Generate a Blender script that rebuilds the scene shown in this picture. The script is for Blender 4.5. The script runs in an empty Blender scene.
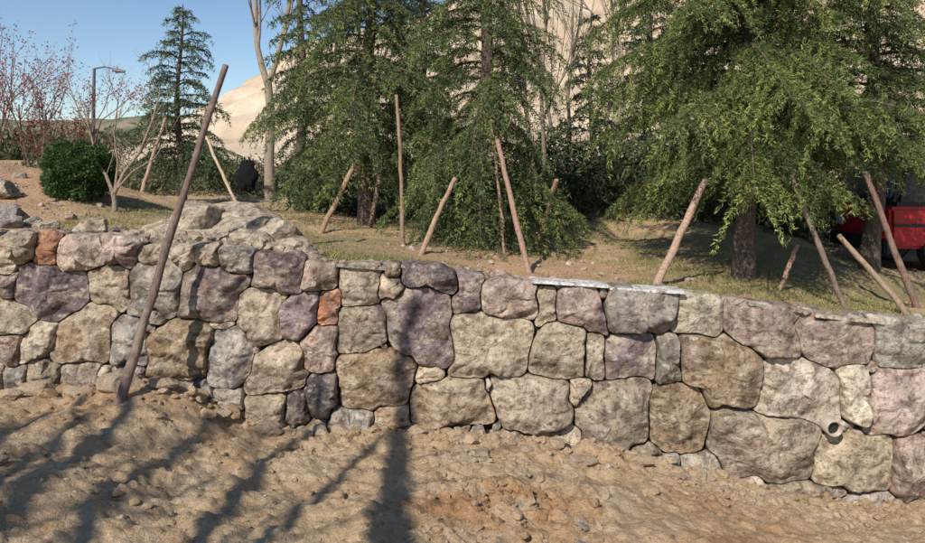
import bpy, math, random
import numpy as np
from mathutils import Vector
random.seed(7); rng=np.random.default_rng(7)
sc=bpy.context.scene
SY=7.0   # wall face plane (m in front of camera)

# ---------------------------------------------------------------- noise
def _h(ix,iy,iz,s):
    n=(ix.astype(np.int64)*374761393+iy.astype(np.int64)*668265263+iz.astype(np.int64)*2147483647+s*974634777)&0xffffffff
    n=((n^(n>>13))*1274126177)&0xffffffff
    n=((n^(n>>16))*2246822519)&0xffffffff
    return ((n^(n>>15))&0xffffff)/float(0xffffff)*2-1
def vn(x,y,z=0.0,s=0):
    x,y,z=np.broadcast_arrays(np.asarray(x,float),np.asarray(y,float),np.asarray(z,float))
    fx,fy,fz=np.floor(x),np.floor(y),np.floor(z)
    tx,ty,tz=x-fx,y-fy,z-fz
    tx=tx*tx*(3-2*tx);ty=ty*ty*(3-2*ty);tz=tz*tz*(3-2*tz)
    flat=not np.any(tz)
    r=0
    for a in (0,1):
        for b in (0,1):
            for c in ((0,) if flat else (0,1)):
                r=r+_h(fx+a,fy+b,fz+c,s)*(tx if a else 1-tx)*(ty if b else 1-ty)*(tz if c else 1-tz)
    return r
def fbm(x,y,z=0.0,o=4,s=0,g=.5):
    r=0;a=1;f=1
    for i in range(o):
        r=r+a*vn(np.asarray(x)*f+i*17.3,np.asarray(y)*f+i*5.1,np.asarray(z)*f,s+i); a*=g; f*=2.03
    return r
def sstep(a,b,x):
    t=np.clip((np.asarray(x,float)-a)/(b-a),0,1); return t*t*(3-2*t)

# ---------------------------------------------------------------- mesh helpers
class MB:
    def __init__(s): s.v=[];s.f={};s.c=[];s.n=0
    def add(s,V,F,C=None):
        V=np.asarray(V,float); F=np.asarray(F,int)
        s.v.append(V); s.f.setdefault(F.shape[1],[]).append(F+s.n)
        if C is None: C=(.5,.5,.5)
        C=np.asarray(C,float)
        if C.ndim==1: C=np.tile(C,(len(V),1))
        s.c.append(C); s.n+=len(V)
    def build(s,name,mat,smooth=False,parent=None):
        V=np.concatenate(s.v); C=np.concatenate(s.c)
        loops=[];starts=[];tot=[];o=0
        for k,L in s.f.items():
            F=np.concatenate(L); loops.append(F.ravel()); m=len(F)
            starts.append(o+np.arange(m)*k); tot.append(np.full(m,k)); o+=m*k
        loops=np.concatenate(loops);starts=np.concatenate(starts);tot=np.concatenate(tot)
        me=bpy.data.meshes.new(name)
        me.vertices.add(len(V)); me.vertices.foreach_set('co',V.ravel())
        me.loops.add(len(loops)); me.loops.foreach_set('vertex_index',loops.astype(np.int32))
        me.polygons.add(len(starts)); me.polygons.foreach_set('loop_start',starts.astype(np.int32))
        me.polygons.foreach_set('loop_total',tot.astype(np.int32))
        me.polygons.foreach_set('use_smooth',np.full(len(starts),smooth))
        me.update(calc_edges=True)
        a=me.color_attributes.new('Col','FLOAT_COLOR','POINT')
        a.data.foreach_set('color',np.concatenate([C,np.ones((len(C),1))],1).ravel())
        me.materials.append(mat)
        ob=bpy.data.objects.new(name,me); sc.collection.objects.link(ob)
        if parent: ob.parent=parent
        return ob
def empty(name):
    e=bpy.data.objects.new(name,None); sc.collection.objects.link(e); return e
def gridf(nx,ny):
    i=np.arange((nx-1)*(ny-1)); r=i//(nx-1); c=i%(nx-1); a=r*nx+c
    return np.stack([a,a+1,a+nx+1,a+nx],1)
def tube(mb,P,R,n=7,col=(.2,.15,.1),cap=True,rough=0):
    P=np.asarray(P,float); R=np.asarray(R,float); m=len(P)
    T=np.gradient(P,axis=0); T/=np.linalg.norm(T,axis=1)[:,None]+1e-9
    up=np.array([0,0,1.]) if abs(T[0][2])<.8 else np.array([1.,0,0])
    V=[]
    a=np.arange(n)/n*2*math.pi; ca=np.cos(a);sa=np.sin(a)
    for k in range(m):
        s=np.array([T[k][1]*up[2]-T[k][2]*up[1],T[k][2]*up[0]-T[k][0]*up[2],T[k][0]*up[1]-T[k][1]*up[0]]); s/=math.sqrt(s@s)+1e-9
        w=np.array([s[1]*T[k][2]-s[2]*T[k][1],s[2]*T[k][0]-s[0]*T[k][2],s[0]*T[k][1]-s[1]*T[k][0]])
        up=w
        rr=R[k]*(1+rough*(rng.random(n)-.5)) if rough else np.full(n,R[k])
        V.append(P[k]+ (ca*rr)[:,None]*s+(sa*rr)[:,None]*w)
    V=np.concatenate(V)
    k=np.arange(m-1)[:,None]*n; j=np.arange(n)[None]; j1=(j+1)%n
    F=np.stack([k+j,k+j1,k+n+j1,k+n+j],-1).reshape(-1,4)
    mb.add(V,F,col)
    if cap:
        mb.add(V[-n:],[list(range(n))],col); mb.add(V[:n],[list(range(n))[::-1]],col)

# ---------------------------------------------------------------- materials
def mat(name,noises,bump=(),rough=.9,attr=True,base=(.3,.3,.3),transl=0,spec=.2,coord='Object',det=5):
    m=bpy.data.materials.new(name); m.use_nodes=True; nt=m.node_tree; N=nt.nodes; L=nt.links
    b=N['Principled BSDF']; b.inputs['Roughness'].default_value=rough
    b.inputs['Specular IOR Level'].default_value=spec
    tc=N.new('ShaderNodeTexCoord').outputs[coord]
    if attr:
        at=N.new('ShaderNodeAttribute'); at.attribute_name='Col'; cur=at.outputs['Color']
    else:
        rg=N.new('ShaderNodeRGB'); rg.outputs[0].default_value=(*base,1); cur=rg.outputs[0]
    for (kind,scale,lo,hi,color,blend,fac,stretch) in noises:
        mp=N.new('ShaderNodeMapping'); mp.inputs['Scale'].default_value=stretch; L.new(tc,mp.inputs[0])
        t=N.new('ShaderNodeTexNoise'); t.inputs['Scale'].default_value=scale; t.inputs['Detail'].default_value=det; t.inputs['Roughness'].default_value=.62; o=t.outputs[0]
        L.new(mp.outputs[0],t.inputs[0])
        r=N.new('ShaderNodeMapRange'); r.inputs[1].default_value=lo; r.inputs[2].default_value=hi; r.inputs[4].default_value=fac; L.new(o,r.inputs[0])
        mx=N.new('ShaderNodeMix'); mx.data_type='RGBA'; mx.blend_type=blend
        L.new(r.outputs[0],mx.inputs[0]); L.new(cur,mx.inputs[6]); mx.inputs[7].default_value=(*color,1); cur=mx.outputs[2]
    L.new(cur,b.inputs['Base Color'])
    prev=None
    for (kind,scale,dist,stg) in bump:
        if kind=='n':
            t=N.new('ShaderNodeTexNoise'); t.inputs['Scale'].default_value=scale; t.inputs['Detail'].default_value=4; t.inputs['Roughness'].default_value=.65; o=t.outputs[0]
        else:
            t=N.new('ShaderNodeTexVoronoi'); t.inputs['Scale'].default_value=scale; o=t.outputs['Distance']
        L.new(tc,t.inputs[0])
        bp=N.new('ShaderNodeBump'); bp.inputs['Distance'].default_value=dist; bp.inputs['Strength'].default_value=stg
        L.new(o,bp.inputs['Height'])
        if prev: L.new(prev,bp.inputs['Normal'])
        prev=bp.outputs[0]
    if prev: L.new(prev,b.inputs['Normal'])
    if transl:
        tr=N.new('ShaderNodeBsdfTranslucent'); L.new(cur,tr.inputs[0]); mx=N.new('ShaderNodeMixShader'); mx.inputs[0].default_value=transl
        L.new(b.outputs[0],mx.inputs[1]); L.new(tr.outputs[0],mx.inputs[2]); L.new(mx.outputs[0],N['Material Output'].inputs[0])
    return m
O=(1,1,1)
M_stone=mat('rough_stone',[('n',5,.48,.62,(.54,.43,.305),'MIX',.4,O),('n',9,.54,.66,(.76,.68,.55),'MIX',.5,(1,1,1.6)),('n',11,.57,.68,(.36,.18,.09),'MIX',.55,(1,1,2)),
   ('n',7,.50,.61,(.42,.37,.355),'MULTIPLY',.78,(1,1,1.3)),('n',22,.53,.64,(.38,.34,.32),'MULTIPLY',.78,O),('n',85,.5,.7,(.58,.54,.51),'MULTIPLY',.5,O)],[('n',18,.035,1),('n',75,.010,.9)])
M_mortar=mat('earth_mortar',[('n',9,.45,.65,(.4,.34,.28),'MULTIPLY',.8,O),('n',60,.48,.65,(.6,.55,.5),'MULTIPLY',.5,O)],[('n',25,.05,1),('n',110,.015,.8)],rough=1)
M_dirt=mat('dry_dirt',[('n',3,.45,.65,(.63,.46,.28),'MIX',.4,O),('n',8,.52,.68,(.66,.55,.45),'MULTIPLY',.65,O),('n',60,.5,.68,(.62,.54,.47),'MULTIPLY',.55,O)],
   [('n',12,.04,.9),('n',45,.035,.95),('n',170,.008,.8)],rough=1,spec=.1)
M_terr=mat('terrace_soil',[('n',2.3,.5,.62,(.32,.255,.135),'MIX',.3,O),('n',40,.48,.68,(.55,.5,.45),'MULTIPLY',.6,O)],[('n',18,.05,.8),('n',90,.015,.8)],rough=1,spec=.1)
M_hill=mat('loess_hillside',[('n',.12,.45,.62,(.48,.37,.25),'MIX',.5,(1,1,2.5)),('n',.5,.5,.68,(.8,.73,.66),'MULTIPLY',.6,(1.5,1,.5)),('n',2.5,.5,.7,(.8,.77,.73),'MULTIPLY',.6,O)],[('n',.8,.3,.5),('n',4,.1,.5)],rough=1,spec=.05)
M_far=mat('distant_hill',[('n',.05,.45,.6,(.30,.24,.17),'MIX',.8,(1,1,3))],[],rough=1,attr=False,base=(.12,.14,.09),spec=0)
M_leaf=mat('conifer_needles',[],[],rough=.6,transl=.2,spec=.3)
M_bark=mat('bark',[('n',20,.45,.65,(.5,.45,.4),'MULTIPLY',.8,(3,3,.6))],[('n',40,.03,.9)],rough=.95)
M_wood=mat('weathered_wood',[('n',18,.42,.65,(.45,.38,.33),'MULTIPLY',.85,(4,4,.5)),('n',5,.5,.65,(.35,.26,.2),'MIX',.5,O)],[('n',45,.012,.8)],rough=.85)
M_plain=mat('painted_metal',[('n',30,.5,.75,(.6,.55,.5),'MULTIPLY',.5,O)],[],rough=.45,spec=.5)

# ---------------------------------------------------------------- terrain functions
def px(u): return (np.asarray(u,float)-462)/100
def pz(v): return (160-np.asarray(v,float))/100
TU=[-300,0,50,130,200,260,300,400,460,520,600,680,740,830,925,1300]
TV=[228,232,234,240,245,252,262,266,275,282,288,293,302,315,322,340]
BU=[-300,0,130,200,250,330,460,560,640,700,800,925,1300]
BV=[392,390,384,392,428,432,425,445,455,480,496,502,515]
def zt(x): return np.interp(x,px(TU),pz(TV))
def zb(x): return np.interp(x,px(BU),pz(BV))
def zlow(x,y):
    x=np.asarray(x,float);y=np.asarray(y,float)
    b=0
    for d in (-.3,-.15,0,.15,.3): b=b+zb(x+d)/5
    t=np.clip(y/7,0,1.0)
    z=-1.7+(b+1.7)*t
    z=np.where(y<0,-1.7,z)
    z=z+.05*fbm(x*1.1,y*1.3,0,3,11)+.032*fbm(x*4,y*4,0,3,21)+.015*fbm(x*15,y*15,0,3,31)
    lump=sstep(.2,.6,fbm(x*8+1.3,y*8,0,3,35)); z=z+.02*lump
    r=1-np.abs(vn(x*2.2+.6*vn(x*3,y*3,0,5),y*2.6,0,9)); z=z+.03*(r-.6)
    z=z+.12*np.exp(-((x-1.5)/1.2)**2-((y-6.7)/.25)**2)*(1+.5*fbm(x*5,y*5,0,2,90))+.12*np.exp(-((x+2.9)/.5)**2-((y-6.55)/.3)**2)
    k=np.exp(-((x-.3)/.8)**2-((y-5.0)/.7)**2); z=z+k*.06*fbm(x*9,y*9,0,2,77)
    return z
def dirtcol(x,y):
    tan=np.array([.57,.41,.25]); org=np.array([.50,.285,.145]); gry=np.array([.47,.35,.23]); pale=np.array([.67,.53,.365])
    n=fbm(x*.9,y*1.2,0,4,51); n2=fbm(x*2.5,y*2.5,0,4,61)
    w=np.clip(sstep(-.6,1.2,x)*.4+.7*np.exp(-((x-.3)/.9)**2-((y-4.9)/.6)**2)+.7*n-.02,0,1)[...,None]
    c=tan*(1-w)+org*w
    g=sstep(.0,.6,n2)[...,None]*.5; c=c*(1-g)+pale*g
    g=(sstep(-.5,-3.5,x)*.3)[...,None]; c=c*(1-g)+gry*g
    return c
def zter(x,y):
    x=np.asarray(x,float);y=np.asarray(y,float)
    a=0
    for d in (-.4,-.2,0,.2,.4): a=a+zt(x+d)/5
    a=a-.03
    far=-.95+.018*(np.minimum(y,60)-14)
    far=far-.5*sstep(3,8,x)*sstep(60,20,y)
    t=sstep(8.5,14,y); z=a*(1-t)+far*t
    z=z+.75*np.exp(-((x+7.0)/2.0)**2-((y-10.5)/3.0)**2)
    z=z-.55*sstep(5.5,7.5,x)*sstep(10.2,11.5,y)*sstep(40,20,y)
    amp=np.clip(y/10,0,3)
    z=z+amp*(.05*fbm(x*.8,y*.8,0,3,101)+.02*fbm(x*4,y*4,0,3,103))
    return z
def nonuni(fine0,fine1,step,lo,hi,g=1.12):
    a=list(np.arange(fine0,fine1,step)); s=step
    x=a[-1]
    while x<hi: s*=g; x+=s; a.append(x)
    x=a[0]; s=step
    b=[]
    while x>lo: s*=g; x-=s; b.append(x)
    return np.array(b[::-1]+a)

xs=nonuni(-4.6,5.0,.02,-300,300); ys=nonuni(3.5,7.08,.02,-300,7.0); ys=ys[ys<7.15]
X,Y=np.meshgrid(xs,ys); Z=zlow(X,Y)
mb=MB(); mb.add(np.stack([X,Y,Z],-1).reshape(-1,3),gridf(len(xs),len(ys)),dirtcol(X,Y).reshape(-1,3))
mb.build('dirt_ground',M_dirt,True)
xs=nonuni(-9,9,.07,-900,900); ys=nonuni(7.12,13,.06,7.12,1500,1.08)
X,Y=np.meshgrid(xs,ys); Z=zter(X,Y)
g=sstep(-.1,.5,fbm(X*.7,Y*.9,0,4,201)-.15)[...,None]
c1=np.array([.54,.375,.225]); c2=np.array([.33,.265,.14]); C=c1*(1-g)+c2*g
o=(np.exp(-((X-.9)/1.7)**2-((Y-8.3)/.9)**2)+sstep(-4.2,-5.4,X)*sstep(16,11,Y))[...,None].clip(0,1)
C=C*(1-o)+np.array([.58,.365,.22])*o
mb=MB(); mb.add(np.stack([X,Y,Z],-1).reshape(-1,3),gridf(len(xs),len(ys)),C.reshape(-1,3)); mb.build('terrace_ground',M_terr,True)

# ---------------------------------------------------------------- hillside
RX=[-60,-45,-39,-31,-27,-24,-18.5,-12,-7,11,30,53,120]; RZ=[0,.3,1.2,4,8,10.5,14,15.5,16.5,21,25,30,34]
xs=np.linspace(-70,150,420); ys=np.concatenate([np.linspace(42,84,170),np.linspace(86,160,20)])
X,Y=np.meshgrid(xs,ys); R=np.interp(X,RX,RZ)
R=R+.8*fbm(X*.12,Y*.0,0,4,301)*np.clip(R/10,0,1)
S=sstep(44,82,Y+2.0*fbm(X*.15,Y*.03,0,3,303))
q5=S*5+X*.04; S=.55*S+.45*((np.floor(q5)-X*.04)/5+.2*sstep(.45,.75,q5%1))
Z=-1.0+R*S+.3*fbm(X*.3,Y*.25,0,4,305)*np.clip(R*S/6,0,1)-.35*sstep(.5,.95,1-np.abs(vn(X*.35,Y*.02,0,309)))*np.clip(R*S/6,0,1)
Z=np.minimum(Z,R+.8)
g=sstep(-.3,.5,fbm(X*.05+Z*.12,Z*.5-X*.08,0,4,310))[...,None]
C=np.array([.47,.365,.255])*(1-g)+np.array([.62,.50,.375])*g
q=sstep(38,55,X)[...,None]; C=C*(1-q)+np.array([.42,.40,.33])*q
mb=MB(); mb.add(np.stack([X,Y,Z],-1).reshape(-1,3),gridf(len(xs),len(ys)),C.reshape(-1,3)); mb.build('bare_hillside',M_hill,True)
xs=np.linspace(-500,500,300); ys=np.linspace(260,420,30); X,Y=np.meshgrid(xs,ys)
Z=-3+sstep(260,330,Y)*(19+9*fbm(X*.012,Y*.01,0,5,401))
mb=MB(); mb.add(np.stack([X,Y,Z],-1).reshape(-1,3),gridf(len(xs),len(ys))); mb.build('distant_hills',M_far,True)

# ---------------------------------------------------------------- stone wall
wall=empty('stone_retaining_wall')
COL=dict(T=(.46,.37,.265),P=(.46,.345,.285),V=(.255,.19,.19),G=(.33,.30,.265),O=(.47,.21,.11),B=(.34,.245,.155),L=(.62,.53,.41),D=(.13,.11,.105),W=(.76,.71,.62))
ST="""20,246,34,34,T 46,250,25,34,O 82,255,50,34,P 120,253,38,32,P 4,262,18,28,T 5,287,22,26,V 50,292,76,56,V 110,288,46,48,T 14,318,38,34,T 38,343,30,34,L 86,329,56,60,B 8,350,24,30,P 128,340,34,50,G
45,374,34,30,T 78,376,36,28,T 15,380,28,24,G 155,287,52,56,G 150,258,24,22,T 182,259,28,28,T 208,257,24,26,T 237,263,34,30,G 275,272,48,36,V 210,296,68,60,V 259,315,42,52,T 182,347,58,64,B 230,357,40,60,G
280,368,60,48,T 297,317,36,42,V 318,277,34,28,P 330,309,22,36,O 318,350,38,46,P 360,287,40,42,T 390,291,26,28,T 360,330,50,46,T 420,328,66,80,V 430,278,58,26,D 468,296,26,42,V 487,346,84,68,T 510,303,58,44,P
543,306,20,32,T 558,351,54,60,T 578,311,44,46,P 640,311,66,44,G 629,358,54,48,V 593,354,19,48,T 666,358,28,50,G 700,317,52,46,L 720,369,86,76,B 762,331,76,56,P 830,341,84,46,P 900,343,52,50,G
796,391,86,64,L 853,395,25,62,L 900,402,62,66,P 850,461,80,56,T 908,469,38,60,P 764,446,104,66,T 677,416,56,72,B 612,413,74,72,T 532,403,80,60,T 450,404,80,46,B 376,380,76,56,B 499,382,32,18,W
576,392,26,28,T 320,396,32,44,D 267,413,44,36,T 296,408,24,30,D 350,420,46,24,G 230,400,26,22,G 392,418,34,22,B 700,470,42,32,L 740,483,42,16,L 800,492,86,16,T 870,498,50,12,G 156,312,18,16,G 217,325,24,12,P
425,372,26,14,T 560,438,50,18,L 645,448,30,14,T"""
stones=[]
for s in ST.split():
    a=s.split(','); stones.append([px(float(a[0])),pz(float(a[1])),float(a[2])/100,float(a[3])/100,COL[a[4]]])
SA=np.array([[s[0],s[1],s[2],s[3]] for s in stones])
cand=list('TTPGGVBLTG')
def free(x,z):
    gx=np.abs(x-SA[:,0])-SA[:,2]/2; gz=np.abs(z-SA[:,1])-SA[:,3]/2
    m=np.maximum(gx,gz); d=np.where(m<0,m,np.hypot(np.maximum(gx,0),np.maximum(gz,0)))
    return d.min()
for (tries,rmax,rmin) in ((500,.34,.2),(3500,.17,.075),(2500,.075,.045)):
    for _ in range(tries):
        x=random.uniform(-9,9); a=float(zb(x))-.1; b=float(zt(x))
        if rmax>.17 and abs(x)<4.7: continue
        z=random.uniform(a,b-.02); d=min(free(x,z),b-z+.02)
        if d>rmin:
            r=min(d,rmax)*.98; n=[x,z,2*r*random.uniform(1,1.3),2*r*random.uniform(.8,1.05)]
            stones.append(n+[COL[random.choice(cand)]]); SA=np.vstack([SA,n])
N1=len(stones)
# ownership map of the wall face: every point belongs to the nearest (skewed) stone box
res=.01; gx0,gx1,gz0,gz1=-9.6,9.6,-3.8,-.4
gxs=np.arange(gx0,gx1,res); gzs=np.arange(gz0,gz1,res); GX,GZ=np.meshgrid(gxs,gzs)
WX=GX+.016*fbm(GX*3,GZ*3,0,3,601)+.005*vn(GX*14,GZ*14,0,605); WZ=GZ+.016*fbm(GX*3+9,GZ*3,0,3,611)+.005*vn(GX*14+5,GZ*14,0,615)
best=np.full(GX.shape,9.); lab=np.full(GX.shape,-1)
for i,s in enumerate(stones):
    cx,cz,w,h,_=s; r=random.Random(i*3+1); mg=.16
    i0=max(0,int((cz-h/2-mg-.05-gz0)/res)); i1=int((cz+h/2+mg+.05-gz0)/res); j0=max(0,int((cx-w/2-mg-.05-gx0)/res)); j1=int((cx+w/2+mg+.05-gx0)/res)
    dx=WX[i0:i1,j0:j1]-cx; dz=WZ[i0:i1,j0:j1]-cz
    k1=r.uniform(-.26,.26); k2=r.uniform(-.2,.2); tp=r.uniform(-.32,.32); tq=r.uniform(-.26,.26)
    u=dx+k1*dz; v=dz+k2*dx
    hw=w/2*(1+tp*v/(h/2+.01)*.6); hh=h/2*(1+tq*u/(w/2+.01)*.6)
    ax=np.abs(u)-hw; az=np.abs(v)-hh
    d=np.where(np.maximum(ax,az)<0,np.maximum(ax,az),np.hypot(np.maximum(ax,0),np.maximum(az,0)))
    # random chipped corners
    for k in range(r.choice([0,1,1,2,2])):
        a=r.choice([.78,2.36,3.93,5.5])+r.uniform(-.4,.4); n0,n1=math.cos(a),math.sin(a); q=r.uniform(.64,.96)
        d=np.maximum(d,(u*n0+v*n1)-q*(abs(n0)*w/2+abs(n1)*h/2))
    own=(d<best[i0:i1,j0:j1])&(d<(.05 if r.random()<.6 else .03))&((GZ[i0:i1,j0:j1]<zt(cx)+.02+.02*r.random()+(GX[i0:i1,j0:j1]-cx)*(-.12))|(d<.0))
    best[i0:i1,j0:j1]=np.where(own,d,best[i0:i1,j0:j1]); lab[i0:i1,j0:j1]=np.where(own,i,lab[i0:i1,j0:j1])
cov=(lab>=0)|(GZ>zt(GX)-.01)|(GZ<zb(GX)-.12)|(np.abs(GX)>5.2)
def disttrans(cov):
    d=np.where(cov,0,99.)
    for it in range(12):
        n=d.copy()
        for dy,dx,c in ((0,1,1),(1,0,1),(1,1,1.41),(1,-1,1.41)):
            for s in (1,-1): n=np.minimum(n,np.roll(np.roll(d,dy*s,0),dx*s,1)+c)
        d=np.minimum(d,n)
    return d
d=disttrans(cov); rr_=random.Random(5); idx=np.argwhere(d>=2.6).tolist(); idx.sort(key=lambda q:-d[q[0],q[1]]); used=np.zeros_like(cov); fills=[]
for (i_,j_) in idx:
    if used[i_,j_]: continue
    r=min(d[i_,j_],9)*res; m=int(1.9*r/res)+1; used[max(0,i_-m):i_+m,max(0,j_-m):j_+m]=True
    fills.append((GX[i_,j_],GZ[i_,j_],2*r,2*r,COL[rr_.choice(cand)]))
print('fills',len(fills))
SB=MB()
rings=np.array([0,.14,.28,.42,.54,.64,.72,.79,.85,.90,.935,.96,.975,.99,1.0])
steps=np.arange(.01,.95,.006)
for i,s in enumerate(stones+[list(f) for f in fills]):
    small=i>=N1
    cx,cz,w,h,col=s; r=random.Random(i*5+2); size=math.sqrt(w*h)
    NS=132 if size>.25 else (60 if size>.12 else 26)
    rg=rings if size>.12 else rings[[0,3,6,9,12,14]]
    A=np.arange(NS)/NS*2*math.pi
    if small:
        cen=np.array([cx,cz]); a0=r.uniform(0,3.14); nv=r.choice([4,5,6])
        sec=(A-a0)%(2*math.pi/nv)-math.pi/nv; rad=w/2*1.1*math.cos(math.pi/nv)/np.cos(sec)*(1+.35*np.abs(np.cos(A-r.uniform(0,3.1))))*.95
    else:
        m=lab==i; cnt=m.sum()
        if cnt<12: continue
        cen=np.array([GX[m].mean(),GZ[m].mean()])
        jx=((cen[0]+steps[None]*np.cos(A)[:,None]-gx0)/res).astype(int).clip(0,len(gxs)-1); iz=((cen[1]+steps[None]*np.sin(A)[:,None]-gz0)/res).astype(int).clip(0,len(gzs)-1)
        out=lab[iz,jx]!=i; first=np.where(out.any(1),out.argmax(1),len(steps)-1); rad=steps[first]
        size=math.sqrt(cnt)*res
        rad=rad-r.uniform(.006,.014)
    rad=np.maximum(rad,.008)
    for _ in range(3 if NS>100 else 1): rad=.25*np.roll(rad,1)+.5*rad+.25*np.roll(rad,-1)
    RR=rg[:,None]*rad[None]; xx=cen[0]+RR*np.cos(A); zz=cen[1]+RR*np.sin(A)
    prot=r.uniform(.06,.17)*min(1,.45+size*1.4)
    if small: prot*=.5
    edge=(1-rg)[:,None]*rad[None]
    slope=3.0+2.6*vn(np.cos(A)*2+i,np.sin(A)*2,0,13)
    Yd=np.full(xx.shape,prot)
    tx,tz_=r.uniform(-.22,.22),r.uniform(-.28,.16); Yd=Yd+tx*(xx-cen[0])+tz_*(zz-cen[1])
    for k in range(6):
        a=r.uniform(0,6.28); sl=r.uniform(.2,1.0); off=r.uniform(.25,.95)*size/2
        Yd=np.minimum(Yd,prot-sl*((xx-cen[0])*math.cos(a)+(zz-cen[1])*math.sin(a)-off))
    Yd=np.minimum(Yd,.03+edge*np.maximum(.8,slope)[None])
    wrp=.05*vn(xx*7,zz*7,i,31)
    lay=((zz*math.cos(i)+xx*math.sin(i)*.3)*9+vn(xx*3,zz*3,i,33))%1
    Yd=Yd+(.012*fbm(xx*4+i*3+wrp,zz*4,0,2,7)*min(1,size*2.2))+.009*fbm(xx*22,zz*22,i,3,8)*min(1,.3+size*2)-.018*sstep(.6,.95,1-np.abs(vn(xx*6+wrp*8,zz*9+i,0,12)))+(.014*(sstep(0,.15,lay)-lay) if i%3==0 else 0)
    Yd=np.maximum(Yd,.012); Yd[-1]=-.01
    V=np.stack([xx,SY-Yd,zz],-1)
    back=V[-1:].copy(); back[...,1]=SY+.16
    V=np.concatenate([V,back]).reshape(-1,3); K=len(rg)+1
    k=np.arange(K-1)[:,None]*NS; j=np.arange(NS)[None]; j1=(j+1)%NS
    F=np.stack([k+j,k+NS+j,k+NS+j1,k+j1],-1).reshape(-1,4)
    c=np.array(col)*r.uniform(.72,1.2)*np.array([1+r.uniform(-.03,.03),1,1+r.uniform(-.06,.02)])
    cc=c*(1+.3*fbm(V[:,0]*5+i,V[:,2]*5,0,3,15))[:,None]
    pp=sstep(.1,.7,fbm(V[:,0]*4+i*2,V[:,2]*4,0,3,16))[:,None]*.5
    cc=cc*(1-pp)+np.array([.27,.20,.19] if r.random()<.4 else [.60,.50,.38])*pp
    SB.add(V,F,np.clip(cc,.02,.8))
SB.build('stones',M_stone,True,wall)
# mortar / rubble backing
xs=nonuni(-4.8,4.8,.02,-60,60); ks=np.linspace(0,1,100)
X,K=np.meshgrid(xs,ks); TT=zt(X)-.03+.03*fbm(X*6,0*X,0,3,42); BB=zb(X)-.3
Z=BB+(TT-BB)*K
Yw=SY+.085-.045*fbm(X*3,Z*3,0,2,43)-.02*fbm(X*14,Z*14,0,3,44)
Yw=np.clip(Yw,SY+.02+.01*vn(X*20,Z*20,0,47),SY+.13)
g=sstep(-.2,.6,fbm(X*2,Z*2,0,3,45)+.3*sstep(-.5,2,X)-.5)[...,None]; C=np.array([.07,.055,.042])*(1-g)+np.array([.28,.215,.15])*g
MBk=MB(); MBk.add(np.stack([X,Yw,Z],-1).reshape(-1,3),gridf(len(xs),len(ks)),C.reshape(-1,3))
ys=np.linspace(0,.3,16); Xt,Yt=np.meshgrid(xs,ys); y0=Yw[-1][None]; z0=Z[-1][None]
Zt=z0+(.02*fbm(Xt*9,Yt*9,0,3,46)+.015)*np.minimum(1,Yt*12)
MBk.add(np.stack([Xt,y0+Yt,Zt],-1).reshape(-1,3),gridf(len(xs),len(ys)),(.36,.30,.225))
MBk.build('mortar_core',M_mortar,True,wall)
# rocks (library of shapes)
import bmesh
def _ico(sub):
    bm=bmesh.new(); bmesh.ops.create_icosphere(bm,subdivisions=sub,radius=1)
    V=np.array([v.co[:] for v in bm.verts]);F=np.array([[v.index for v in f.verts] for f in bm.faces]); bm.free(); return V,F
RK={}
for sub,nv in ((1,24),(2,24),(4,16)):
    V0,F0=_ico(sub); L=[]
    for q in range(nv):
        V=V0.copy(); r=np.random.default_rng(q+sub*100)
        for k in range(10):
            n=r.normal(size=3); n/=np.linalg.norm(n); d=V@n; o=r.uniform(.45,.8); V-=np.outer(np.maximum(d-o,0),n)
        V*=1+.10*fbm(V[:,0]*1.8+q*3,V[:,1]*1.8,V[:,2]*1.8,3,5)[:,None]
        if sub==4: V*=1+.035*fbm(V[:,0]*7+q*3,V[:,1]*7,V[:,2]*7,3,6)[:,None]
        L.append(V)
    RK[sub]=(L,F0)
def rock(mb,c,s,col,seed,sub=2,ang=0):
    L,F=RK[sub]; V=L[seed%len(L)]; a=(seed*2.399)%6.283; ca,sa=math.cos(a),math.sin(a)
    V=np.stack([V[:,0]*ca-V[:,1]*sa,V[:,0]*sa+V[:,1]*ca,V[:,2]],1)*np.asarray(s)
    mb.add(V+np.asarray(c),F,np.asarray(col))
CB=MB()
def slab(mb,x0,x1,y0,y1,z0,z1,th,col,n=24):
    X=np.linspace(x0,x1,n); j=.006
    V=[]
    for k,x in enumerate(X):
        z=z0+(z1-z0)*k/(n-1)
        a=y0+rng.uniform(-1,1)*j*1.5; V+= [(x,a,z-th),(x,a,z+rng.uniform(-1,1)*j*.4),(x,y1,z+rng.uniform(-1,1)*j*.4),(x,y1,z-th)]
    F=[]
    for k in range(n-1):
        b=k*4
        for a,c in ((0,1),(1,2),(2,3),(3,0)): F.append((b+a,b+4+a,b+4+c,b+c))
    F+=[(0,1,2,3),((n-1)*4+3,(n-1)*4+2,(n-1)*4+1,(n-1)*4)]
    mb.add(V,F,col)
slab(CB,px(530),px(606),6.91,7.16,pz(279),pz(284),.025,(.80,.78,.73))
slab(CB,px(608),px(682),6.91,7.18,pz(286),pz(290),.025,(.80,.78,.73))
slab(CB,px(745),px(800),6.93,7.2,pz(301),pz(309),.03,(.33,.28,.21))
slab(CB,px(812),px(880),6.93,7.2,pz(313),pz(320),.03,(.55,.48,.36))
slab(CB,px(330),px(400),6.94,7.2,pz(263),pz(268),.025,(.32,.28,.23))
for k in range(160):
    x=random.uniform(-5,5); z=float(zt(x))
    s=random.uniform(.015,.06)
    rock(CB,(x,random.uniform(6.99,7.3),z+s*.1-.01),(s*1.4,s*1.4,s*.8),np.array(COL[random.choice('TGPLB')])*.95,k+900,2)
CB.build('coping_stones',M_stone,False,wall)
PB=MB()
a=np.arange(24)/24*2*math.pi
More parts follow.
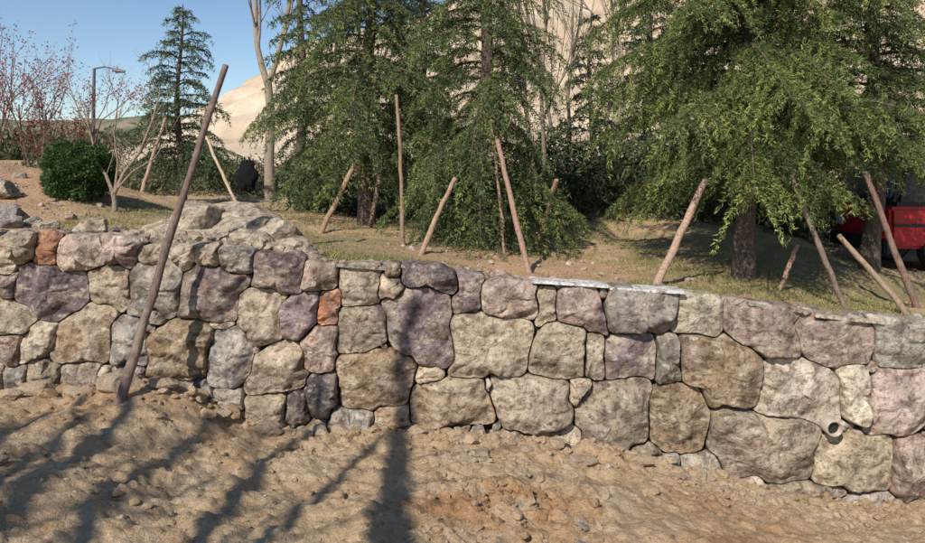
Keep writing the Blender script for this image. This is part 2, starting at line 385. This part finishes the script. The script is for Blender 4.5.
for (ro,ri,cx,cz,yy) in ((.080,.066,px(826),pz(423),6.84),):
    ps=[(ro,yy),(ro,7.1),(ri,7.1),(ri,yy)]
    V=np.concatenate([np.stack([cx+np.cos(a)*q,np.full(24,y),cz+np.sin(a)*q],1) for q,y in ps]); F=[]
    for k in range(4):
        for j in range(24): F.append((k*24+j,((k+1)%4)*24+j,((k+1)%4)*24+(j+1)%24,k*24+(j+1)%24))
    PB.add(V,F,(.40,.34,.26))
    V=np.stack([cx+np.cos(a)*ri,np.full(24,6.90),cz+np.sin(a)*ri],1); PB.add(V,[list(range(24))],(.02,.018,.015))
PB.build('drain_pipe',M_plain,True,wall)

# rock outcrop behind the wall top
mb=MB(); r=random.Random(9)
for (x,y,zz,sx,sy,sz) in ((-2.95,7.65,.10,.42,.42,.40),(-2.55,7.7,.04,.48,.45,.34),(-2.15,7.6,.0,.42,.4,.28),(-1.85,7.55,.0,.32,.36,.20),(-3.25,7.5,0,.3,.34,.22),(-2.75,7.35,-.02,.36,.26,.22),(-2.3,7.32,-.03,.36,.24,.2),(-1.9,7.3,-.02,.28,.22,.16),(-3.15,7.25,-.02,.22,.2,.15),(-2.6,8.1,.05,.6,.45,.38),(-1.62,7.3,-.02,.18,.2,.14)):
    z=float(zt(x))+zz; rock(mb,(x,y,z),(sx,sy,sz),np.array((.46,.375,.275))*r.uniform(.88,1.08),r.randint(0,99),4)
for k in range(160):
    x=r.uniform(-3.5,-1.5); y=r.uniform(7.1,7.5); s=r.uniform(.02,.07); rock(mb,(x,y,float(zt(x))+s*.3+.02),(s*1.2,s*1.2,s),(.44,.35,.255),k,2)
mb.build('rock_outcrop',M_stone,False)
mb=MB()
for (u,v,y,s) in ((8,212,7.6,.22),(2,196,8.5,.2),(30,222,7.5,.1),(95,228,7.4,.17),(118,228,7.5,.13),(283,236,7.25,.10),(70,222,8,.08),(20,170,9.5,.1),(55,205,8.6,.07),(500,272,7.4,.11),(462,268,7.4,.1),(250,244,7.15,.1),(5,226,7.3,.14),(45,224,7.35,.12)):
    x=(u-462)/700*y; z=float(zter(x,y)); rock(mb,(x,y,z+s*.25),(s*1.25,s*1.0,s*.75),np.array(COL[random.choice('TPG')]),int(u*7+v),4,.6)
for k in range(90):
    x=random.gauss(.8,1.0) if k%2 else random.uniform(-6.5,-4.5); y=random.uniform(7.5,9.3); s=random.uniform(.015,.05)
    rock(mb,(x,y,float(zter(x,y))+s*.2),(s*1.2,s*1.2,s*.8),np.array(COL[random.choice('TPL')]),k,2)
mb.build('loose_boulders',M_stone,False)

# clods and rubble on the dirt
mb=MB()
N=8500
for k in range(N):
    m=random.random()
    if m<.20: x,y=random.gauss(.25,.6),random.gauss(4.9,.6)
    elif m<.34: x=random.uniform(-4.6,5); y=random.gauss(6.78,.12)
    elif m<.50: x,y=random.gauss(1.7,1.1),random.gauss(6.45,.25)
    elif m<.58: x,y=random.gauss(3.0,1.0),random.gauss(6.2,.4)
    else: x,y=random.uniform(-4.5,5),random.uniform(3.5,6.9)
    if y>6.93 or y<3.3: continue
    if float(fbm(x*1.7,y*1.7,0,2,88))+random.uniform(-.5,.5)<-.25: continue
    if x<-1 and y<6.4 and random.random()<.3: continue
    s=.004+.009*random.expovariate(1.0)
    if y>6.25: s*=1.6
    s=min(s,.09)
    c=dirtcol(np.array(x),np.array(y))*random.uniform(.82,1.08)
    if random.random()<.07: c=np.array(COL[random.choice('TLGP')])
    z=float(zlow(x,y)); rock(mb,(x,y,z+s*.12),(s*1.15,s*1.15,s*.8),c,k,2 if s>.03 else 1,.8)
for k,(x,y,s) in enumerate(((-3.2,6.55,.17),(-2.85,6.62,.12),(-2.3,6.6,.1),(1.1,6.4,.1),(.0,6.5,.08),(.15,6.2,.07),(2.3,6.7,.12),(-4.2,6.5,.1),(.5,5.7,.07),(-1.9,6.75,.12),(-1.2,6.8,.1),(-4.1,6.75,.15),(-3.7,6.7,.13),(-1.5,6.7,.07),(-.4,6.72,.09),(.9,6.75,.08),(1.7,6.6,.09),(3.1,6.72,.08),(.6,6.5,.06),(2.0,6.4,.07),(-.8,6.6,.06))):
    rock(mb,(x,y,float(zlow(x,y))+s*.2),(s*1.5,s,s*.7),(.48,.37,.26),k+50,4,.6)
mb.build('soil_clods',M_dirt,False)

# ---------------------------------------------------------------- vegetation
def blades(mb,P,D,Ln,Wd,C,flat=False):
    n=len(P); D=D/(np.linalg.norm(D,axis=1)[:,None]+1e-9)
    r=rng.normal(size=(n,3)); S=np.cross(D,r); S/=np.linalg.norm(S,axis=1)[:,None]+1e-9
    Wd=np.broadcast_to(Wd,(n,)); Ln=np.broadcast_to(Ln,(n,))
    V=np.stack([P-S*Wd[:,None]/2,P+S*Wd[:,None]/2,P+D*Ln[:,None]],1).reshape(-1,3)
    mb.add(V,np.arange(3*n).reshape(-1,3),np.repeat(C,3,0))
def cedar(x,y,H,R,hb,seed,dens=1.0,colr=(.105,.135,.042),droop=.45,bl=.075,lean=0,nn=4,asym=0,wf=.24,nbf=15,name='cedar_tree'):
    global rng
    rng=np.random.default_rng(seed); r=random.Random(seed)
    z0=float(zter(x,y))-.1; e=empty(name)
    T=MB(); hs=np.linspace(0,H,16)
    TP=np.stack([x+lean*hs+.05*np.sin(hs*1.7+seed),y+.05*np.cos(hs*1.3),z0+hs],1)
    TR=(.014*min(H,7.5)+.01)*(1-hs/H)**.8+.012; TR[0]*=1.3
    tube(T,TP,TR,12,(.15,.115,.09),rough=.15)
    Pb=[];Db=[];Cb=[];
    nb=int(nbf*(H-hb)*dens**.5)
    for k in range(nb):
        f=(k+r.random())/nb; h=hb+(H-hb)*f**1.08*.985
        prof=(1-f)**.72*(.75+.25*min(1,f*6)); Lb=R*prof*r.uniform(.5,1.18)+.12
        ph=k*2.399+r.uniform(-.5,.5)
        dx,dy=math.cos(ph),math.sin(ph); Lb*=1+asym*dx
        up=r.uniform(.05,.35)+.5*f; dr=droop*r.uniform(.6,1.4)*(1-.5*f)
        s=np.linspace(0,1,9)
        bx=np.interp(h,hs,TP[:,0]); by=np.interp(h,hs,TP[:,1])
        if z0+h>.26*by+1.3: continue    # crown top trimmed
        bend=r.uniform(-.25,.25)
        BP=np.stack([bx+Lb*s*dx-bend*Lb*s*s*dy,by+Lb*s*dy+bend*Lb*s*s*dx,z0+h+Lb*(up*s-(dr+up*.6)*s*s)],1)
        tube(T,BP,(.012+.009*Lb)*(1-s*.85),5,(.15,.115,.085),cap=False)
        ns=max(6,int(Lb*21)); ss=.12+.88*(np.arange(ns)+rng.random(ns))/ns
        for q,sv in enumerate(ss):
            fi=min(7,int(sv*8)); ft=sv*8-fi
            p=BP[fi]*(1-ft)+BP[fi+1]*ft; d=BP[fi+1]-BP[fi]; d/=math.sqrt(d@d)+1e-9
            side=np.array([d[1],-d[0],0]); side/=math.sqrt(side@side)+1e-9
            sg=1 if q%2 else -1
            bd=d*r.uniform(.5,.9)+side*sg*r.uniform(.5,1.)+np.array([0,0,r.uniform(-.3,.12)])
            bd/=math.sqrt(bd@bd)
            l=Lb*.36*(1-.55*sv)*r.uniform(.5,1.2)+.07
            m=max(4,int(l*38*dens)); t=(np.arange(m)+rng.random(m))/m
            pts=p+bd*(l*t)[:,None]; pts[:,2]-=l*r.uniform(.35,.95)*t*t
            PP=np.repeat(pts,nn,0); tt=np.repeat(t,nn)
            DD=bd*.55+rng.normal(size=(len(PP),3))*.8; DD[:,2]-=.15+.35*tt
            PP=PP+rng.normal(size=PP.shape)*.014
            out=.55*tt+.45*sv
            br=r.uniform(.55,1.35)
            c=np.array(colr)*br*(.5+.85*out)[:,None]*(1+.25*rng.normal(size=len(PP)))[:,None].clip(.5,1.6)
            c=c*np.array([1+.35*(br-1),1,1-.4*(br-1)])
            Pb.append(PP);Db.append(DD);Cb.append(c)
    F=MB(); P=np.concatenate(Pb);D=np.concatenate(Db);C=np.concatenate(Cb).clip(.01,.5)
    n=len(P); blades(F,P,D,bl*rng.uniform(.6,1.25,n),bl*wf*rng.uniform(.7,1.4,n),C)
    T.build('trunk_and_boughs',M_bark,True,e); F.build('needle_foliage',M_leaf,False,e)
    return n
tot=0
tot+=cedar(-6.05,15,4.35,1.35,.75,1,.7,(.10,.14,.065),.35,.08,nbf=20)
tot+=cedar(-1.55,11,8.0,1.65,1.1,2,1.15,(.135,.17,.058),.5,.06,lean=.02,nbf=19)
tot+=cedar(.30,9.8,7.0,1.5,.35,3,1.25,(.13,.165,.056),.6,.056,nbf=20)
tot+=cedar(3.68,9.0,9.0,2.2,1.4,4,1.35,(.155,.188,.056),.38,.053,nn=5,nbf=20)
tot+=cedar(6.0,10.2,8.5,2.0,1.8,5,1.05,(.13,.16,.056),.40,.062,nbf=19)
tot+=cedar(2.75,15,4.2,1.0,.4,6,.5,(.09,.12,.055),.4,.12,nn=3)
tot+=cedar(4.5,17,7.5,1.5,.4,7,.5,(.09,.12,.055),.4,.12,nn=3)
tot+=cedar(-.9,15.5,7.5,1.5,.5,8,.5,(.11,.14,.06),.4,.12,nn=3)
tot+=cedar(6.4,15,7.5,1.9,.5,9,.5,(.09,.12,.055),.4,.12,nn=3)
tot+=cedar(-3.1,13.5,6.4,.8,1.4,10,.6,(.12,.15,.062),.4,.09)
print('needles',tot)

def bare(mb,p,d,L,R,depth,r,col,tips=None,spread=.5,upb=.15,nseg=6):
    P=[np.array(p,float)]; d=np.array(d,float); d/=np.linalg.norm(d)
    for k in range(nseg):
        d=d+np.array([r.gauss(0,.07),r.gauss(0,.07),upb*.25+r.gauss(0,.04)]); d/=np.linalg.norm(d); P.append(P[-1]+d*L/nseg)
    e=.55 if depth>0 else .25
    tube(mb,P,np.linspace(R,R*e,len(P)),8 if R>.03 else 4,col,cap=False)
    if tips is not None and depth<=1: tips+= [(q,d) for q in P[2:]]
    if depth<=0: return
    for k in range(r.choice([3,4,4,5])):
        i=r.randint(2,nseg); q=P[i]; a=r.uniform(0,6.28)
        s=np.cross(d,[math.cos(a),math.sin(a),.2]); s/=np.linalg.norm(s)+1e-9
        bare(mb,q,d+s*spread*r.uniform(.6,1.5),L*r.uniform(.45,.75),R*r.uniform(.35,.55),depth-1,r,col,tips,spread,upb,nseg)
def leafcloud(tips,n,size,cols,jit,name,parent):
    F=MB(); k=len(tips); idx=rng.integers(0,k,n); P=np.array([tips[i][0] for i in idx])+rng.normal(size=(n,3))*jit
    D=rng.normal(size=(n,3)); C=np.array(cols)[rng.integers(0,len(cols),n)]*rng.uniform(.7,1.3,(n,1))
    blades(F,P,D,size*rng.uniform(.6,1.3,n),size*.6,C); F.build(name,M_leaf,False,parent)
def baretree(name,x,y,z,segs,L,R,seed,depth=3,col=(.30,.25,.2),leaf=None,spread=.5):
    e=empty(name); mb=MB(); r=random.Random(seed); tips=[]
    for d in segs: bare(mb,(x,y,z),d,L*r.uniform(.85,1.1),R,depth,r,col,tips,spread)
    mb.build('branches',M_bark,True,e)
    if leaf: leafcloud(tips,*leaf,'leaves',e)
z=float(zter(-4.4,16))
e=empty('bare_tree'); mb=MB(); r=random.Random(3)
tube(mb,[(-4.4,16,z-.1),(-4.42,16,z+1),(-4.38,16,z+2.0),(-4.45,16,z+2.8)],[.13,.11,.10,.085],10,(.40,.33,.25))
bare(mb,(-4.45,16,z+2.7),(-.35,0,1),2.6,.075,3,r,(.40,.33,.25),spread=.4); bare(mb,(-4.45,16,z+2.7),(.28,.1,1),2.8,.07,3,r,(.40,.33,.25),spread=.4)
bare(mb,(-4.4,16,z+1.9),(.6,0,.9),1.6,.035,2,r,(.40,.33,.25))
mb.build('branches',M_bark,True,e)
for (x,y,s,h) in ((1.6,14,21,4.2),(2.3,15.5,22,4.6),(3.1,14.5,26,4.2),(-2.6,15,25,4.4)):
    baretree('bare_tree',x,y,float(zter(x,y))-.1,[(.05,0,1),(-.12,0,1)],h,.05,s,3,(.32,.26,.19),spread=.45)
reds=[(.35,.07,.06),(.28,.06,.06),(.40,.16,.09)]
for (x,y,s,l) in ((-7.7,12.5,31,1.75),(-6.9,12.8,32,1.6),(-8.4,12.3,33,1.8)):
    baretree('red_leaf_plum_tree',x,y,float(zter(x,y))-.1,[(.2,0,1),(-.35,0,1),(-.1,.2,1),(.45,-.1,1)],l,.022,s,2,(.22,.16,.13),(1600,.045,reds,.05),.5)
# V-shaped bare shrub
e=empty('bare_shrub'); mb=MB(); r=random.Random(77); bx,by=-4.42,8.9; z=float(zter(bx,by)); bc=(.36,.28,.20)
tube(mb,[(bx,by,z-.08),(bx,by,z+.12),(bx-.02,by,z+.24)],[.04,.034,.03],8,bc)
for pts,R in (([(0,.18),(-.13,.45),(-.27,.62),(-.36,.95),(-.55,1.3)],.026),([(-.02,.2),(.10,.5),(.28,.75),(.42,1.15),(.5,1.5)],.026),([(-.01,.2),(.02,.6),(-.05,1.0),(-.02,1.4)],.018),([(.04,.3),(.2,.5),(.48,.68),(.62,.95)],.014)):
    P=np.array([(bx+a,by+.04*k,z+b) for k,(a,b) in enumerate(pts)]); tube(mb,P,np.linspace(R,R*.35,len(P)),6,bc,cap=False)
    for k in range(6):
        i=r.randint(1,len(P)-1); bare(mb,P[i],(r.uniform(-.7,.7),r.uniform(-.4,.4),1),r.uniform(.3,.6),R*.3,1,r,bc,spread=.6)
mb.build('branches',M_bark,True,e)
def shrub(name,x,y,rx,rz,n,cols,seed,size=.035):
    global rng
    rng=np.random.default_rng(seed); e=empty(name); z=float(zter(x,y))
    D=rng.normal(size=(n,3)); D/=np.linalg.norm(D,axis=1)[:,None]
    lump=1+.22*fbm(D[:,0]*3+seed,D[:,1]*3,D[:,2]*3,3,5)
    rr=(1-.45*rng.random(n)**2)*lump; P=D*rr[:,None]*np.array([rx,rx,rz])+np.array([x,y,z+rz*.85]); ok=P[:,2]>z
    P=P[ok];D=D[ok]; m=len(P)
    C=np.array(cols)[rng.integers(0,len(cols),m)]*rng.uniform(.6,1.3,(m,1))
    F=MB(); blades(F,P,D*.6+rng.normal(size=(m,3))*.7,size*rng.uniform(.7,1.3,m),size*.55,C)
    S=MB(); r=random.Random(seed)
    for k in range(14):
        a=r.uniform(0,6.28); S_=[(x,y,z-.05),(x+math.cos(a)*rx*.3,y+math.sin(a)*rx*.3,z+rz*.7),(x+math.cos(a)*rx*.75,y+math.sin(a)*rx*.75,z+rz*r.uniform(.8,1.5))]
        tube(S,S_,[.014,.01,.004],4,(.14,.1,.07),cap=False)
    F.build('leaves',M_leaf,False,e); S.build('stems',M_bark,True,e)
greens=[(.05,.10,.025),(.08,.14,.03),(.04,.08,.02)]
shrub('round_evergreen_shrub',-4.98,9.1,.44,.40,24000,greens,61)
global_cols=[(.06,.085,.035),(.09,.11,.045),(.05,.07,.035)]
def mass(name,x0,x1,y0,y1,h,n,cols,seed,size=.07):
    global rng
    rng=np.random.default_rng(seed); X=rng.uniform(x0,x1,n);Y=rng.uniform(y0,y1,n); hh=h*(.55+.5*fbm(X*1.1,Y*1.1,0,3,seed)).clip(.05,1.4)
    Z=zter(X,Y)+hh*rng.random(n)**.7; P=np.stack([X,Y,Z],1); C=np.array(cols)[rng.integers(0,len(cols),n)]*rng.uniform(.5,1.4,(n,1))
    D=rng.normal(size=(n,3)); D[:,2]+=.5; F=MB(); blades(F,P,D,size*rng.uniform(.6,1.5,n),size*.4,C); F.build(name,M_leaf,False)
mass('undergrowth',-3.2,6.4,12.3,15.5,1.5,50000,global_cols,71,.11)
mass('undergrowth',5,16,15.5,18,1.8,22000,global_cols,75,.13)
mass('undergrowth',-12,-3.5,17,21,1.1,16000,[(.14,.13,.07),(.09,.11,.05),(.22,.18,.10)],72,.13)
mass('undergrowth',-9.5,-7.2,12.5,14.5,.5,9000,[(.14,.11,.06),(.12,.13,.05)],73,.07)
mass('distant_trees',-60,-22,60,75,3.2,14000,[(.12,.13,.07),(.17,.14,.08),(.10,.11,.06)],74,.7)
rng=np.random.default_rng(81)
n=110000; Y=7.25+(rng.random(n)**1.4)*7.5; X=rng.uniform(-.85,.85,n)*(Y+1)
k=fbm(X*.9,Y*1.1,0,4,201)+.3*rng.random(n)+.45*fbm(X*5,Y*5,0,2,204)
dirtm=np.exp(-((X-.9)/1.5)**2-((Y-8.3)/.8)**2)*1.4+sstep(-4.3,-5.3,X)*sstep(15,11,Y)*1.5+np.exp(-((X+1.9)/1.6)**2-((Y-9.0)/.25)**2)*.6+(Y<7.45)*.3
ok=(k-dirtm)>.16; X=X[ok];Y=Y[ok]; m=len(X)
Z=zter(X,Y)-.005; D=rng.normal(size=(m,3))*.55; D[:,2]=1
gc=np.array([(.22,.25,.065),(.17,.21,.055),(.40,.33,.16),(.33,.31,.11)])[rng.integers(0,4,m)]*rng.uniform(.6,1.25,(m,1))
F=MB(); blades(F,np.stack([X,Y,Z],1),D,rng.uniform(.025,.075,m),.009,gc); F.build('grass',M_leaf,False)
n=5000; Y=7.3+rng.random(n)*5; X=rng.uniform(-.7,.7,n)*(Y+1); L=MB()
D=rng.normal(size=(n,3)); D[:,2]*=.3
blades(L,np.stack([X,Y,zter(X,Y)+.02],1),D,rng.uniform(.02,.05,n),.018,np.array([(.40,.29,.18),(.3,.2,.12)])[rng.integers(0,2,n)]); L.build('leaf_litter',M_leaf,False)

# ---------------------------------------------------------------- stakes and poles
rng=np.random.default_rng(5)
def pole(name,a,b,r0,r1,col=(.34,.22,.15),bury=.12):
    a=np.array(a,float);b=np.array(b,float); d=(b-a)/np.linalg.norm(b-a); a=a-d*bury
    t=np.linspace(0,1,14)[:,None]; P=a+(b-a)*t; P[1:-1]+=rng.normal(size=(12,3))*.005
    P+=np.sin(t*3.14)*rng.normal(size=3)*.012
    mb=MB(); tube(mb,P,np.linspace(r0,r1,14)*(1+.06*rng.normal(size=14)),10,col,rough=.12); 
    return mb.build(name,M_wood,True)
pole('leaning_wooden_pole',(-3.0,6.30,-1.93),(-2.40,7.1,.96),.045,.03,(.20,.14,.12),.3)
def stake(xb,yb,u_top,v_top,yt,r=.035,col=(.42,.27,.18)):
    zbt=float(zter(xb,yb)); pole('tree_support_stake',(xb,yb,zbt),((u_top-462)/700*yt,yt,(160-v_top)/700*yt),r,r*.8,col,.15)
def xb(u,y): return (u-462)/700*y
stake(xb(322,10),9.8,358,155,10.1,.04)
stake(xb(402,9.2),9.2,396,95,9.6,.03,(.34,.22,.15))
stake(xb(421,8.3),8.3,455,178,8.45,.033,(.46,.31,.21))
stake(xb(528,7.9),7.9,497,140,8.6,.035,(.40,.25,.18))
stake(xb(535,10),10,556,180,9.2,.035,(.46,.29,.18))
stake(xb(656,7.55),7.55,705,180,8.1,.045,(.48,.33,.24))
stake(xb(918,7.75),7.75,865,172,7.7,.038,(.28,.18,.15))
stake(xb(907,7.35),7.35,838,235,7.5,.035,(.42,.31,.21))
stake(xb(845,7.4),7.4,786,165,7.5,.03,(.26,.19,.15))
stake(xb(780,8.3),8.3,797,245,8.4,.03)
stake(xb(240,12),12,206,137,12.8,.03,(.58,.46,.30))
stake(xb(140,13),13,165,118,13.6,.035,(.48,.35,.24))
stake(xb(505,8.6),8.9,490,120,9.2,.02)
stake(xb(370,10.6),10.6,398,70,11.0,.04,(.28,.20,.15))

e=empty('street_lamp'); mb=MB(); x,y=-9.5,18; z=float(zter(x,y))
tube(mb,[(x,y,z-.1),(x,y,z+1.5),(x+.03,y,z+3.2)],[.06,.05,.035],10,(.10,.10,.11)); tube(mb,[(x+.03,y,z+3.2),(x+.3,y,z+3.25),(x+.62,y,z+3.18)],[.025,.022,.02],8,(.10,.10,.11))
tube(mb,[(x+.5,y,z+3.17),(x+.62,y,z+3.15),(x+.82,y,z+3.12)],[.03,.06,.03],8,(.14,.14,.15)); tube(mb,[(x,y,z-.1),(x,y,z+.25)],[.1,.09],10,(.10,.10,.11))
mb.build('lamp_pole',M_plain,True,e)
mb=MB(); c=np.array([-3.72,12.1,float(zter(-3.72,12.1))+.62])
th=np.linspace(0,math.pi,18); ph=np.linspace(0,2*math.pi,25)[:-1]; T_,H_=np.meshgrid(th,ph)
rr=1+.3*vn(np.cos(H_)*2+5,np.sin(H_)*2,T_*2,9)+.12*vn(np.cos(H_)*5+5,np.sin(H_)*5,T_*4,19); taper=.8+.2*np.sin(T_*.8)
V=np.stack([np.sign(np.cos(H_))*np.abs(np.sin(T_)*np.cos(H_))**.8*.17*rr*taper,np.sin(T_)*np.sin(H_)*.11*rr,np.sign(np.cos(T_))*np.abs(np.cos(T_))**.75*.24*rr],-1).reshape(-1,3)+c
F=[(i*18+j,i*18+j+1,((i+1)%24)*18+j+1,((i+1)%24)*18+j) for i in range(24) for j in range(17)]
mb.add(V,F,(.012,.012,.014)); tube(mb,[c+[-.07,0,.2],c+[-.05,0,.33],c+[.03,0,.33],c+[.06,0,.2]],[.012]*4,6,(.012,.012,.014)); mb.build('black_bag',M_bark,True)

def box(mb,x0,x1,y0,y1,z0,z1,col,bev=.04,tx=0):
    bm=bmesh.new(); bmesh.ops.create_cube(bm,size=1)
    for v in bm.verts: v.co=((x0+x1)/2+v.co.x*(x1-x0),(y0+y1)/2+v.co.y*(y1-y0),(z0+z1)/2+v.co.z*(z1-z0)); 
    if tx:
        for v in bm.verts:
            if v.co.z>(z0+z1)/2 and v.co.x<(x0+x1)/2: v.co.x+=tx
    bmesh.ops.bevel(bm,geom=bm.edges[:],offset=bev,segments=2,affect='EDGES'); bm.verts.index_update()
    V=[v.co[:] for v in bm.verts]
    for k in set(len(f.verts) for f in bm.faces):
        mb.add(V,[[v.index for v in f.verts] for f in bm.faces if len(f.verts)==k],col)
    bm.free()
e=empty('parked_truck'); tz=float(zter(9.5,13)); b=MB(); e.location=(.35,.3,0)
red=(.50,.02,.02); blk=(.02,.02,.022)
box(b,7.3,9.3,12.2,14.1,tz+.45,tz+1.2,red,.06); box(b,7.42,9.3,12.28,14.02,tz+1.2,tz+2.3,blk,.08,.25)
box(b,7.36,7.6,12.4,13.9,tz+1.35,tz+1.9,(.05,.06,.07),.03,.12); box(b,7.34,9.28,12.17,12.2,tz+.85,tz+.9,blk,.01)
box(b,7.2,7.32,12.2,14.1,tz+.35,tz+.62,blk,.03); box(b,7.27,7.32,12.3,12.55,tz+.75,tz+.92,(.7,.7,.65),.01); box(b,7.27,7.32,13.75,14.0,tz+.75,tz+.92,(.7,.7,.65),.01)
box(b,9.4,14.2,12.15,14.15,tz+.75,tz+2.6,blk,.04); box(b,9.0,14.2,12.6,13.7,tz+.5,tz+.75,(.05,.05,.05),.02)
for wx in (8.3,12.4,13.4):
    for wy in (12.3,13.95): tube(b,[(wx,wy-.16,tz+.42),(wx,wy-.12,tz+.42),(wx,wy+.1,tz+.42),(wx,wy+.13,tz+.42)],[.36,.42,.42,.36],24,(.03,.03,.03)); tube(b,[(wx,wy-.175,tz+.42),(wx,wy+.145,tz+.42)],[.2,.2],16,(.35,.35,.35))
b.build('truck_body',M_plain,False,e)

# ---------------------------------------------------------------- light direction
az=math.radians(28); el=math.radians(40)
Ld=Vector((math.sin(az)*math.cos(el),math.cos(az)*math.cos(el),-math.sin(el)))
# ---------------------------------------------------------------- bare trees behind the photographer (they cast the long shadows)
def limb(mb,pts,r0,r1,col=(.25,.2,.16)): 
    pts=np.array(pts,float); t=np.linspace(0,len(pts)-1,len(pts)*5); P=np.stack([np.interp(t,range(len(pts)),pts[:,k]) for k in range(3)],1)
    tube(mb,P,np.linspace(r0,r1,len(P)),8,col)
YC=-1.2
def up(x,y,z=None):
    if z is None: z=float(zb(x)+1.7)*y/7-1.7
    t=(y-YC)/Ld.y; return (x-Ld.x*t,YC,z-Ld.z*t)
def rear(name,trunkx,paths,seed):
    e=empty(name); mb=MB(); r=random.Random(seed)
    for n,(pts,r0,r1,tw) in enumerate(paths):
        q=[up(*p) for p in pts]
        if n==0: q=[(trunkx,YC,-1.8),(trunkx+.05,YC,0.3)]+q; 
        else: q=[(trunkx+.05,YC,.6+.3*n)]+q
        limb(mb,q,r0,r1)
        for k in range(tw):
            i=r.randint(2 if n==0 else 1,len(q)-2); f=r.random(); s=np.array(q[i])*(1-f)+np.array(q[i+1])*f
            bare(mb,s,(r.uniform(-1,1),r.uniform(-.3,.3),r.uniform(.2,1)),r.uniform(.6,1.3),.022,1,r,(.25,.2,.16),spread=.6)
    mb.build('branches',M_bark,True,e)
rear('bare_tree',-2.6,[([(-.36,3.9),(-.46,4.6),(-.56,5.8),(-.60,6.8),(-.62,6.9,-2.1),(-.60,6.9,-1.75),(-.45,6.9,-1.35)],.14,.05,3),([(-1.2,4.07),(-1.02,5.4),(-.78,6.5)],.05,.035,3)],1)
rear('bare_tree',-4.0,[([(-1.58,3.6),(-1.55,4.4),(-1.60,5.5),(-1.55,6.5),(-1.4,6.9,-2.2)],.085,.05,3),([(-2.12,3.7),(-2.26,4.8),(-2.31,5.9),(-2.2,6.7)],.06,.045,4)],2)
rear('bare_tree',-5.4,[([(-2.62,3.7),(-2.68,4.2),(-2.82,5.1),(-2.94,6.5)],.10,.06,5),([(-3.4,4.7),(-3.55,5.4),(-3.5,6.5)],.07,.045,5),([(-2.9,3.6),(-3.0,4.6),(-3.2,6.0)],.05,.04,5)],3)

su=bpy.data.lights.new('sun','SUN'); su.energy=5.0; su.angle=math.radians(.5); su.color=(1,.945,.86)
so=bpy.data.objects.new('sun',su); so.rotation_euler=Ld.to_track_quat('-Z','Y').to_euler(); so.location=(-10,-20,20); sc.collection.objects.link(so)
w=bpy.data.worlds.new('World'); sc.world=w; w.use_nodes=True; nt=w.node_tree
sk=nt.nodes.new('ShaderNodeTexSky'); sk.sky_type='NISHITA'; sk.sun_disc=False; sk.sun_elevation=el; sk.sun_rotation=math.atan2(-Ld.x,-Ld.y)
sk.altitude=300; sk.air_density=1; sk.dust_density=.1; sk.ozone_density=3
bg=nt.nodes['Background']; nt.links.new(sk.outputs[0],bg.inputs[0]); bg.inputs[1].default_value=.125
cam=bpy.data.cameras.new('camera'); co=bpy.data.objects.new('camera',cam); sc.collection.objects.link(co)
co.location=(0,0,0); co.rotation_euler=(math.radians(90),0,0); cam.sensor_width=36; cam.lens=36*700/925; cam.shift_y=-(271.5-160)/925; cam.clip_end=5000; cam.clip_start=.05
sc.camera=co
sc.view_settings.view_transform='Standard'; sc.view_settings.look='None'; sc.view_settings.exposure=0
